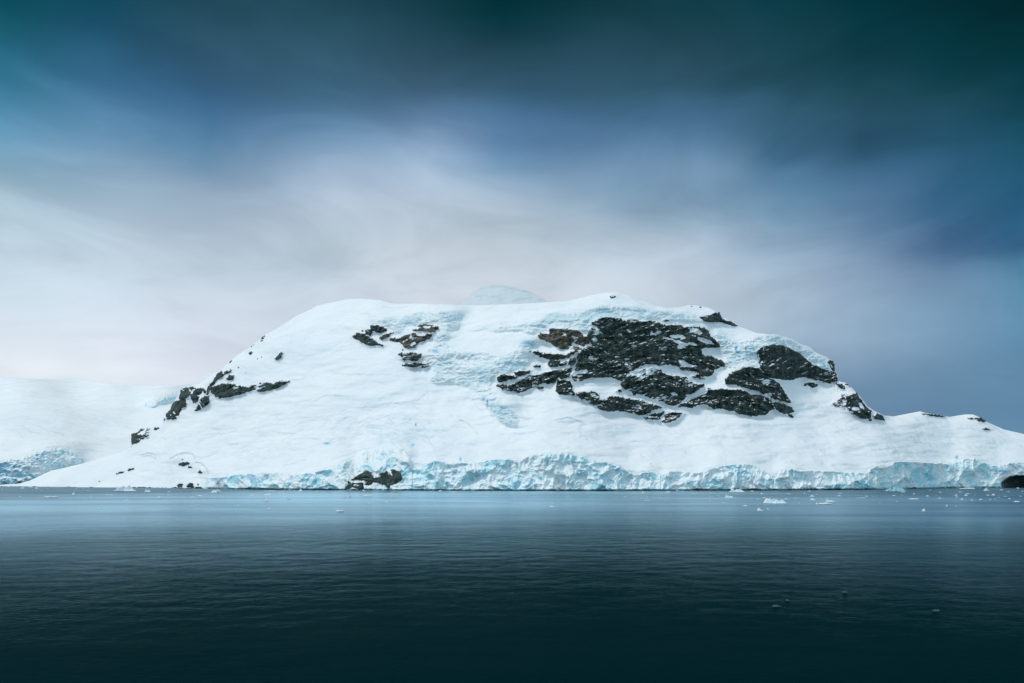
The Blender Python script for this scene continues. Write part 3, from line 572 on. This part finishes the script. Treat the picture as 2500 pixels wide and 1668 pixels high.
def build_ice(key, name, label, amp_, mat):
    m = blur(ice_mask[key], 7, 4, 3)
    r = ridged(GX / 26, GY / 13, 81, 5, .55); f = fbm(GX / 9, GY / 5, 82, 4, .6)
    o = (m - 0.42) * 7 + np.clip((m - .3) * 2.2, 0, 1) * amp_ * (0.9 * r + 0.8 * f)
    deep = np.clip(-1.6 * f - .35 + .5 * np.clip(-r, 0, 1), 0, 1)
    ob = patch(name, Dm, m, o, 1.1, mat, {'deep': deep, 'blue': blue, 'ice': np.clip((m - .42) * 2.6, 0, 1)}, cut=-2)
    return tag(ob, label, 'icefall')
build_ice('upper_left', 'icefall', 'blue-white broken ice band hanging over the brown crags at upper left', 4.5, M_ICEF)
build_ice('cap', 'icefall', 'long blue-white ice cap edge along the top of the largest rock face', 4, M_ICEF)
build_ice('icefall', 'icefall', 'wide tumbled icefall pouring down between the brown crags and the dark central rocks', 5, M_ICEF)
build_ice('seracs', 'icefall', 'jagged serac icefall with bright blue cracks above the rounded black rock dome', 6.5, M_ICEF)

# shore ice cliffs -----------------------------------------------------------
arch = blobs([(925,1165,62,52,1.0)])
wx = GX + 14 * fbm(GX / 50, GY / 40, 90, 2); wy = GY + 9 * fbm(GX / 40, GY / 30, 91, 2)
c1 = ridged(wx / 62, wy / 46, 92, 5, .55); c2 = fbm(wx / 16, wy / 34, 93, 4, .6); c3 = ridged(wx / 20, wy / 9, 94, 4, .6)
relief = 15 * ridged(wx / 56, wy / 66, 96, 5, .5) + 9 * fbm(wx / 90, wy / 50, 98, 2) + 5 * fbm(wx / 14, wy / 50, 97, 3, .5) + 1.4 * c3
cm = blur(cliff_m, 2, 1, 2)
hgt = np.clip((GY - clf[None, :]) / np.maximum(wl - clf, 4)[None, :], 0, 1)
o_cliff = (cm - 0.5) * 12 + np.clip((cm - .45) * 2.5, 0, 1) * (7 + relief + 6 * hgt)
o_cliff = o_cliff - 5 * np.clip(3 - (wl[None, :] - GY), 0, 3) / 3       # sea-worn notch at the foot
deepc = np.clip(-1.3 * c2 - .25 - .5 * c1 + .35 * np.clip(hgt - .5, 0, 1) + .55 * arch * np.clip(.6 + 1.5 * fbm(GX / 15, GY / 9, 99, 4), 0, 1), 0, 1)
SEG = [(496, 1007, 'leftmost pale blue ice cliff, rising to an arch over the black rock'),
 (1007, 1543, 'tall fluted central ice cliff with blue clefts, right of the arched one'),
 (1543, 1613, 'short notched ice cliff stretch, narrowest of the shore ice cliffs'),
 (1613, 1889, 'rounded double-humped ice cliff ending at the deep V notch'),
 (1889, 2118, 'low even-topped ice cliff just right of the deep V notch'),
 (2118, 2700, 'tall rugged ice cliff at far right with the dark sea cave')]
for a, b, lb in SEG:
    mk = cm * ((GX >= a - 3) & (GX <= b + 3)); o_ = np.where((GX >= a - .5) & (GX <= b + .5), o_cliff, -30)
    mk = mk * (GY < 1204)
    ob = patch('ice_cliff', Dm, mk, np.where(GY > wl[None, :] + 3, -30, o_), 0.9, M_ICE, {'deep': deepc, 'blue': blue}, cut=-3)
    tag(ob, lb, 'ice cliff', 'ice cliffs along the shore')

M_BLACK, n = new_mat('cave_shade_black'); finish(n, (0.004, 0.005, 0.006, 1), 0.9, None, 0.1)  # near-black base colour stands in for darkness inside the cave
# dark tide-line rock at the foot of the slopes
band = np.clip(1.3 + 3.2 * fbm(GX / 34, GY * 0 + 1.5, 101, 5, .7), 0.2, 4.5)
bm = ((GY > wl[None, :] - band) & (GY < wl[None, :] + 2.4) & (GX > -500)).astype(float)
o_b = np.where(bm > 0, 3.5 + np.clip(o_cliff * cm, 0, 40) * 0.92, -20) + fbm(GX / 6, GY / 2, 102, 2)
o_b = np.where(cave > .3, -20, o_b)
ob = patch('shore', Dm, bm, o_b, 0.9, get_rock(0.0), cut=-1)
tag(ob, 'thin dark wet rock line along the waterline under the snow and ice', kind='structure')
# black backing of the sea cave, its shade put into the colour
cb = ((cave > .12) & (GY < wl[None, :] + 2)).astype(float)
ob = patch('rock_outcrop', Dm, cb, np.where(cb > 0, np.where(cave > .5, 4 + 6 * ridged(GX / 14, GY / 6, 8, 3), o_cliff + 2), -100.0), 1.0, M_BLACK, cut=-5)  # black backing standing for the cave's shade, not an outcrop
tag(ob, 'black backing painted as the shade inside the low sea cave at far right', 'rock', 'rock outcrops showing through the snow')

# ------------------------------------------------------------------ glacier far to the left
FR = [(-900,880),(-300,905),(0,920),(77,924),(130,925),(167,922),(268,936),(381,942),(430,942),(455,938),(480,930),(506,912),(540,908),(600,915),(700,940),(900,1000),(1000,1100),(3400,1170)]
fr = np.interp(RX, *zip(*FR)); fwl = np.full_like(RX, 1181.0)
FICE = raster([P(1,'-900,900 -300,910 0,910 100,905 180,890 300,840 420,820 550,815 640,850 690,930 620,960 500,985 420,1000 330,1040 290,1075 200,1110 90,1140 0,1160 -900,1160'),
               P(1,'1180,480 1220,420 1300,400 1430,370 1470,400 1440,430 1330,445 1260,490')], 3, 33, 12)
fim = blur(FICE, 6, 4)
fs = 0.26 + 0.14 * fbm(GX / 120, GY / 40, 120, 3) + 1.5 * fim
fs = np.maximum(blur(fs, 8, 2, 1), Zf + 0.08)
Df = depth_field(fs, fwl, np.full_like(RX, H * F / (1181 - HY)), 16)
Df = blur(Df, 4, 1, 1) - 24 * fbm(GX / 120, GY / 26, 121, 4)
ft = stroke([(P(1,'180,640 260,690 330,700'),.6),(P(1,'310,640 420,680 520,710'),.6),(P(1,'160,700 190,740'),.7),(P(1,'0,230 120,225 260,245'),.4),(P(1,'700,830 860,850'),.5),(P(1,'780,790 860,795'),.5),(P(1,'1035,650 1080,660'),.5)], 1.0)
fg = terrain('distant_glacier', Df, fr, fwl, -700, 900, 900, 240, M_SNOW, {'tint': ft, 'blue': zero, 'soft': blobs([(60,1020,90,30,.3),(200,1110,60,20,.4)])})
tag(fg, 'pale distant glacier slope behind the left end of the mountain', kind='structure')
r = ridged(GX / 30, GY / 20, 131, 5, .55); f = fbm(GX / 10, GY / 7, 132, 4, .6)
o = (fim - 0.4) * 40 + np.clip((fim - .3) * 2, 0, 1) * 16 * (r + f)
fb_ = blobs([(90,1118,7,7,1),(10,1128,4,3,1.1),(30,1150,40,12,.5),(10,1160,30,12,.6),(70,1165,22,8,.5),(375,994,7,3,.8),(3,1032,5,4,.7)])
for sd_, lb_ in ((GX < 280, 'turquoise broken ice front of the distant glacier at the far left edge'), (GX >= 280, 'small pale icefall on the distant glacier beside the dark left-hand crag')):
  ob = patch('icefall', Df, fim * sd_, np.where(sd_, o, -30), 1.1, M_ICE, {'deep': np.clip(-1.4 * f - .3, 0, 1), 'blue': fb_}, cut=-4, ridge_row=fr)
  tag(ob, lb_, 'icefall')

M_FAR, n = new_mat('far_mist_grey'); c = n.mix(n.math('MULTIPLY', attr(n, 'tint'), 0.5, clamp=True), (0.63, 0.68, 0.71, 1), (0.38, 0.49, 0.54, 1)); finish(n, c, 0.8, None, 0.1)
# pale dome far behind the summit; mist fading is put into its grey colour
DR = [(1090,778),(1122,750),(1138,728),(1155,712),(1180,699),(1206,694),(1236,697),(1270,705),(1298,714),(1322,726),(1350,748),(1400,778)]
dr = np.interp(RX, *zip(*DR)); dwl = np.full_like(RX, 778.0)
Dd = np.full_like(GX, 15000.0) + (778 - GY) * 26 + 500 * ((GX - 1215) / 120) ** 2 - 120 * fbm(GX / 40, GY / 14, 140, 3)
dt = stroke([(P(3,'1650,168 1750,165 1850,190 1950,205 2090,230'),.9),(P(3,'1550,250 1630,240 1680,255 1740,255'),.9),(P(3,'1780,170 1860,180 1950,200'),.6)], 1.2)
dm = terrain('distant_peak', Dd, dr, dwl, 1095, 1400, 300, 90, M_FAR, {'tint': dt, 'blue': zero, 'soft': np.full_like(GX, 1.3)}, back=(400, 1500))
tag(dm, 'snow dome far behind the summit, greyed in colour to fade into the cloud', kind='structure')

# ------------------------------------------------------------------ sea
M_SEA, n = new_mat('sea_water')
p_ = pos(n)
cd = n.n('ShaderNodeNewGeometry'); sx = n.n('ShaderNodeSeparateXYZ'); n.l(p_, sx.inputs[0])
calm = n.smooth(sx.outputs[1], 150, 480)                      # sheltered water under the cliffs lies calmer
streaks = n.smooth(n.noise(n.mapping(p_, (0.35, 1.5, 1)), 0.006, 5, .6, .4), .42, .62)
rough = n.math('ADD', n.math('MULTIPLY', streaks, 0.10), n.smooth(sx.outputs[1], 60, 600, 0.10, 0.22))
h1 = n.noise(n.mapping(p_, (0.8, 1.1, 1), (0, 0, radians(14))), 1.1, 6, .64, .3)
h2 = n.noise(n.mapping(p_, (0.5, 1.2, 1), (0, 0, radians(-8))), 0.12, 5, .55, .3)
hh = n.math('ADD', h1, n.math('MULTIPLY', h2, 2.0))
b = n.n('ShaderNodeBump'); n.l(hh, b.inputs['Height'])
n.l(n.smooth(sx.outputs[1], 40, 420, 0.30, 0.05, 'LINEAR'), b.inputs['Strength']); b.inputs['Distance'].default_value = 0.9
gl = n.n('ShaderNodeBsdfGlossy'); gl.inputs['Color'].default_value = (0.60, 0.83, 0.95, 1); n.l(rough, gl.inputs['Roughness']); n.l(b.outputs[0], gl.inputs['Normal'])
df = n.n('ShaderNodeBsdfDiffuse'); df.inputs['Color'].default_value = (0.0, 0.0142, 0.0168, 1); n.l(b.outputs[0], df.inputs['Normal'])
gi = n.n('ShaderNodeNewGeometry'); dt_ = n.n('ShaderNodeVectorMath', operation='DOT_PRODUCT'); n.l(gi.outputs['Incoming'], dt_.inputs[0]); nm_ = n.n('ShaderNodeMix', data_type='VECTOR'); nm_.inputs[0].default_value = 0.4; n.l(gi.outputs['Normal'], nm_.inputs[4]); n.l(b.outputs[0], nm_.inputs[5]); n.l(nm_.outputs[1], dt_.inputs[1])
fr_ = n.smooth(dt_.outputs['Value'], 0.104, 0.028, 0.0, 0.94)     # reflectance climbs steeply towards grazing view
fr_ = n.math('ADD', fr_, n.math('MULTIPLY', n.math('POWER', n.math('SUBTRACT', 1.0, n.math('MAXIMUM', dt_.outputs['Value'], 0.0)), 6.0), 0.08))
lanes = n.noise(n.mapping(p_, (0.2, 0.8, 1), (0, 0, radians(3))), 0.010, 5, .6, 1.2)
ex = n.math('DIVIDE', n.math('ADD', sx.outputs[0], 40.0), 330.0); ey = n.math('DIVIDE', n.math('SUBTRACT', sx.outputs[1], 650.0), 480.0)
mid_glow = n.math('ADD', n.math('SQRT', n.math('ADD', n.math('MULTIPLY', ex, ex), n.math('MULTIPLY', ey, ey))), n.math('MULTIPLY', n.math('SUBTRACT', n.noise(p_, 0.006, 4), 0.5), 1.2))
fr_ = n.math('MULTIPLY', fr_, n.smooth(mid_glow, .5, 1.6, 1.0, .52))      # bright middle of the water painted into the reflectance, dimmed outward
fr_ = n.math('MULTIPLY', fr_, n.smooth(lanes, .38, .62, .80, 1.0))      # wind lanes ruffle the calm water
mx = n.n('ShaderNodeMixShader'); n.l(fr_, mx.inputs[0]); n.l(df.outputs[0], mx.inputs[1]); n.l(gl.outputs[0], mx.inputs[2])
oo = n.n('ShaderNodeOutputMaterial'); n.l(mx.outputs[0], oo.inputs[0])
yy = np.concatenate([[-250, -120, -60, 15], np.geomspace(34, 1600, 520), [2000, 2600, 3500, 5000, 9000, 16500]])
uu = np.concatenate([[-4, -2.5, -1.4], np.linspace(-0.95, 0.95, 560), [1.4, 2.5, 4]])
ud, yd = np.meshgrid(uu, yy); base = np.maximum(np.abs(yd), 40)
xd = np.clip(ud * base, -8800, 8800); xd = np.where(np.abs(ud) > 1.3, np.sign(ud) * np.maximum(np.abs(xd), (np.abs(ud) * 2100).clip(0, 8800)), xd)
amp_ = np.clip((yd - 20) / 20, 0, 1) * np.clip((1500 - yd) / 700, 0, 1) * np.clip(1.3 - np.abs(ud), 0, 1)
amp_ = np.minimum(amp_, 1) * np.clip(1.15 - base / 420, 0.06, 1) * 0.5
zz = amp_ * (0.13 * fbm(xd / 5, yd / 4, 200, 3) + 0.055 * ridged(xd / 1.7, yd / 1.5, 205, 3) + 0.12 * fbm(xd / 24, yd / 16, 208, 2))
sea = grid_mesh('sea', np.stack([xd, yd, zz - 0.08], -1), M_SEA)
tag(sea, 'dark teal sea, rippled near the viewer and calm and pale towards the shore', kind='structure')

# ------------------------------------------------------------------ floating ice
M_FLOE, n = new_mat('floating_ice')
p_ = pos(n)
c = n.mix(n.smooth(n.noise(p_, 0.5, 4, .6), .4, .65), (0.84, 0.89, 0.92, 1), (0.64, 0.78, 0.84, 1))
finish(n, c, 0.5, bumpn(n, n.noise(p_, 1.2, 5, .6), 0.5, 0.4), 0.35)
M_BERG, n = new_mat('blue_floating_ice')
p_ = pos(n)
c = n.mix(n.smooth(n.noise(p_, 0.2, 5, .6), .4, .65), (0.45, 0.68, 0.76, 1), (0.12, 0.38, 0.50, 1))
finish(n, c, 0.4, bumpn(n, n.noise(p_, .5, 5, .6), 0.6, 0.8), 0.4)
M_GREY, n = new_mat('wet_grey_ice')
finish(n, (0.045, 0.11, 0.13, 1), 0.35, None, 0.4)
def floe_mesh(w_, h_, kind, seed):
    """closed lump: flat or hummocky top, undercut sides, keel just under water"""
    rng = np.random.RandomState(seed); big = w_ > 14
    na, nr = (40, 12) if big else (20, 6)
    th = np.linspace(0, 2 * np.pi, na, endpoint=False)
    rad = 1 + 0.22 * np.sin(2 * th + rng.rand() * 6) + 0.14 * np.sin(3 * th + rng.rand() * 6) + 0.09 * rng.randn(na)
    rad = rad / rad.max(); dep = rng.uniform(.45, .7)
    verts = []; faces = []
    pk = [(rng.uniform(-.6, .6), rng.uniform(-.3, .3), rng.uniform(.2, .42), rng.uniform(.55, 1)) for _ in range(4 if big else 2)]
    if kind == 'tower': pk = [(-.55, 0, .17, 1.0), (-.2, 0, .3, .42), (.3, 0, .4, .3)]
    if kind == 'dome': pk = [(0, 0, .5, 1.0), (.35, 0, .3, .5)]
    for j in range(nr):
        rr = 1 - j / nr
        for i in range(na):
            x = rad[i] * rr * math.cos(th[i]); y = rad[i] * rr * math.sin(th[i])
            if kind == 'slab': z = 0.75 + 0.25 * math.sin(3 * x + seed) * math.cos(4 * y)
            else:
                z = 0.12 + max(q * math.exp(-((x - a) / s) ** 2 - ((y - b_) / s) ** 2) for a, b_, s, q in pk)
                z *= 1 + 0.2 * rng.randn() * (rr < 1)
            z *= min(1, (1 - rr) * 3.2 + (0.4 if kind == 'slab' else .12))
            verts.append((x * w_ / 2, y * w_ / 2 * dep, max(z, .05) * h_))
    verts.append((0, 0, h_ * (0.8 if kind == 'slab' else max(.2, verts[-1][2] / h_)))); top = len(verts) - 1
    for k, (sc, z) in enumerate(((0.96, -0.05), (0.7, -0.45 * h_ - .2))):
        for i in range(na): verts.append((rad[i] * math.cos(th[i]) * w_ / 2 * sc, rad[i] * math.sin(th[i]) * w_ / 2 * dep * sc, z))
    b0 = top + 1
    for j in range(nr - 1):
        for i in range(na): k = (i + 1) % na; faces.append((j * na + i, j * na + k, (j + 1) * na + k, (j + 1) * na + i))
    for i in range(na):
        k = (i + 1) % na
        faces.append(((nr - 1) * na + i, (nr - 1) * na + k, top)); faces.append((b0 + i, b0 + k, k, i)); faces.append((b0 + na + i, b0 + na + k, b0 + k, b0 + i))
    faces.append(tuple(b0 + na + i for i in reversed(range(na))))
    me = bpy.data.meshes.new('ice_floe'); me.from_pydata(verts, [], faces); me.update(); return me
# (strip, x, waterline y, width, height, kind, label) in survey units of the five strips along the shore
FL = []
def strip(k, txt):
    for q in txt.split():
        v = q.split(','); x, y, w_, h_ = map(float, v[:4]); FL.append([k * 500 + x / 4.7, 1180 + y / 4.7, w_ / 4.7, h_ / 4.7, v[4] if len(v) > 4 else 'hummock'])
strip(0, '585,167,160,20,slab 1455,90,310,42 1695,99,78,34,tower 845,134,58,22,dome 250,60,62,10 430,60,60,13 1455,197,68,11 1168,260,40,9 1940,101,48,9,dome 880,61,22,9 870,79,34,5 480,87,16,7 1010,80,20,6 2070,106,28,6 2275,253,36,9,dome 240,155,52,7 1260,140,105,9,slab 1850,165,84,9,slab 1930,139,42,7 2290,143,90,9 2200,162,52,7 1730,128,26,8 1520,111,20,5 100,42,34,8 360,46,50,6 1045,154,30,6 1970,145,22,6 550,60,25,5 1300,205,14,4 30,70,20,5 1330,127,24,5 960,62,16,6')
strip(1, '135,106,155,28 700,203,84,27,dome 725,138,112,14 888,129,108,12 960,184,58,19 1100,93,74,17,dome 1285,101,50,9 908,101,64,8,slab 750,91,150,6,slab 1550,327,134,20,slab 1660,160,46,18,dome 1885,146,144,10,slab 2085,217,52,16 2215,192,32,9 2273,211,24,7 2145,135,28,9 2150,118,72,5,slab 1600,118,80,5,slab 1765,103,20,6 1745,134,32,6 1178,223,36,8 738,299,62,8,slab 380,261,28,9 545,140,72,8 1900,128,28,6 2175,156,16,8 1965,201,18,8 1885,231,36,5 445,113,24,7 1940,106,18,7 1820,87,36,11,dome 972,77,26,13,dome 20,132,34,7 1940,363,20,5 720,210,18,6 2190,212,14,7 2210,158,30,5')
strip(2, '350,92,62,13 1045,109,30,27,tower 1640,272,112,9,slab 510,107,42,13 30,155,50,4,slab 10,103,18,6')
strip(3, '330,116,48,17,dome 610,108,92,10,slab 1410,101,212,30 1320,167,114,36,tower 1850,232,296,44 1505,260,72,15 1675,314,102,24 125,160,38,8 375,151,22,6 1105,121,24,9 1100,160,20,12 1135,160,14,9 1190,146,16,9 1700,123,48,16 375,201,62,5,slab 2000,124,38,7 1970,121,20,7 2175,116,36,8 2265,153,78,14 2080,169,36,7 1970,181,46,9 2280,193,84,13 2330,239,50,15 1720,171,42,8 2235,93,52,7 1580,93,52,7 1255,223,26,5 2320,129,20,6 1760,298,44,8 2120,226,18,6 1650,183,30,5 1570,160,14,5')
strip(4, '75,240,195,15,slab 125,216,122,40,tower 235,149,62,11 235,117,48,7 485,171,98,6,slab 855,143,46,7 950,136,26,6 1095,126,42,8 1090,184,150,9,slab 1200,320,72,20,dome 1465,264,36,20 1570,266,26,5 1570,141,64,9 1580,161,36,7 1705,123,46,7 1685,144,42,15,dome 1755,196,52,9 1240,149,62,7 1380,174,52,10 1915,87,72,21,dome 2000,139,52,13,dome 1940,139,42,7 2130,151,64,7 2060,163,42,6 2180,179,42,9 2270,213,114,9 1630,187,42,9 1850,189,52,9 1960,188,36,6 2165,99,42,7 2085,79,52,7 2280,58,42,9 1270,80,36,7 1390,106,42,7 1620,102,36,6 695,226,22,5 620,159,26,6 965,104,62,7,slab 545,154,28,9 1790,136,16,5 1340,140,20,5 430,170,18,4 890,210,24,5 2020,184,22,5 2330,95,30,7 2310,150,30,6')
SPOTS = [(0, 330, 'off the low snow shore at far left'), (330, 500, 'off the dark shore rocks at left'), (500, 780, 'off the low left ice cliff'), (780, 1010, 'off the black rock at the waterline'),
 (1010, 1545, 'off the tall central ice cliff'), (1545, 1890, 'off the double-humped ice cliff'), (1890, 2118, 'off the low cliff beyond the V notch'), (2118, 2330, 'off the far right ice cliff'), (2330, 2600, 'off the sea cave at far right')]
SPECIAL = {(0,585): 'flat white ice slab at far left, nearest to the viewer of the left-hand floes', (0,1455): 'large hummocky white ice floe close under the left snow shore', (0,1695): 'small white ice floe with one upright horn, right of the large hummocky one',
 (0,845): 'small pointed white ice lump at far left, beyond the flat slab', (1,135): 'jagged white ice floe with a peak at its left end, off the left ice cliff', (1,700): 'white domed ice floe with small points, off the low left ice cliff',
 (1,1550): 'smooth flat white ice slab alone on calm water in front of the black rock', (1,1885): 'long thin white ice strip just off the black rock', (2,1045): 'small upright blue-white ice shard against the foot of the central cliff',
 (2,1640): 'faint long low ice strip alone on the bright calm water', (3,1410): 'wide white ice floe lying against the foot of the double-humped cliff', (3,1320): 'white ice floe with a tall left tower and a low tail',
 (3,1850): 'largest white ice floe, long and hummocky, right of centre', (3,1675): 'white two-peaked ice floe nearest to the viewer right of centre', (3,1505): 'low white ice floe just left of and nearer than the largest floe',
 (4,75): 'flat white ice slab lying in front of the horned floe at right', (4,125): 'ice floe with a thin upright horn at its left end, at right', (4,1200): 'soft rounded white ice lump alone on open water at right',
 (4,1465): 'small tilted white ice shard alone on open water at right', (4,1915): 'white domed ice floe just in front of the sea cave'}
sp = {}
for (k, x), t in SPECIAL.items():
    q = max((q for q in FL if abs(q[0] - (k * 500 + x / 4.7)) < .01), key=lambda q: q[2]); sp[id(q)] = t
ORD = ['longest', 'second longest', 'third longest', 'fourth longest', 'fifth longest', 'sixth longest', 'seventh longest', 'eighth longest', 'ninth longest', 'tenth longest', 'eleventh longest', 'twelfth longest', 'thirteenth longest']
lab = {}
for a, b_, t in SPOTS:
    g = sorted([q for q in FL if a <= q[0] < b_ and id(q) not in sp and q[2] >= 9.5], key=lambda q: -q[2])
    for i, q in enumerate(g): lab[id(q)] = '%s low white floe among those %s' % (ORD[i], t)
FL.sort(key=lambda q: -q[2])
for i, q in enumerate(FL):
    px, py, w_, h_, kd = q
    d = H * F / (max(py, np.interp(px, RX, wl) + 1.5) - HY); wm = 1.08 * w_ * d / F; hm = max(1.15 * h_ * d / F, .45)
    me = floe_mesh(wm, hm, kd, i + 1); me.materials.append(M_FLOE)
    o = bpy.data.objects.new('ice_floe', me); COL.objects.link(o)
    o.location = ((px - 1250) / F * d, d, 0)
    if id(q) in sp: tag(o, sp[id(q)], 'ice floe', 'ice floes off the shore')
    elif id(q) in lab: tag(o, lab[id(q)], 'ice floe', 'ice floes off the shore')
    else: tag(o, 'tiny white ice fragment floating among the larger floes near the shore', 'ice fragment', 'tiny ice fragments near the shore')
for px, py, w_, h_, kd, m_, nm, lb in [
 (2188,1200,68,12,'dome',M_BERG,'ice_floe','blue-green ice hummock stranded at the foot of the far right ice cliff'),
 (2362,1194,58,3,'slab',M_FLOE,'ice_floe','long low white ice shelf at the foot of the far right ice cliff'),
 (2063,1446,15,5,'hummock',M_GREY,'ice_floe','small grey pointed ice lump awash in the dark water at lower right'),
 (1896,1480,25,3,'hummock',M_GREY,'ice_floe','grey-green ice piece barely above the dark water at lower right, longer of two'),
 (1923,1466,12,3,'hummock',M_GREY,'ice_floe','tiny grey-green ice piece beside and beyond the longer one in the dark water'),
 (2286,1491,26,2,'slab',M_GREY,'ice_floe','thin grey ice sliver farthest right in the dark near water')]:
    d = H * F / (py - HY); me = floe_mesh(w_ * d / F, h_ * d / F, kd, int(px)); me.materials.append(m_)
    o = bpy.data.objects.new(nm, me); COL.objects.link(o); o.location = ((px - 1250) / F * d, d, 0)
    tag(o, lb, 'ice floe', 'ice floes off the shore' if py < 1300 else 'ice pieces in the dark near water')
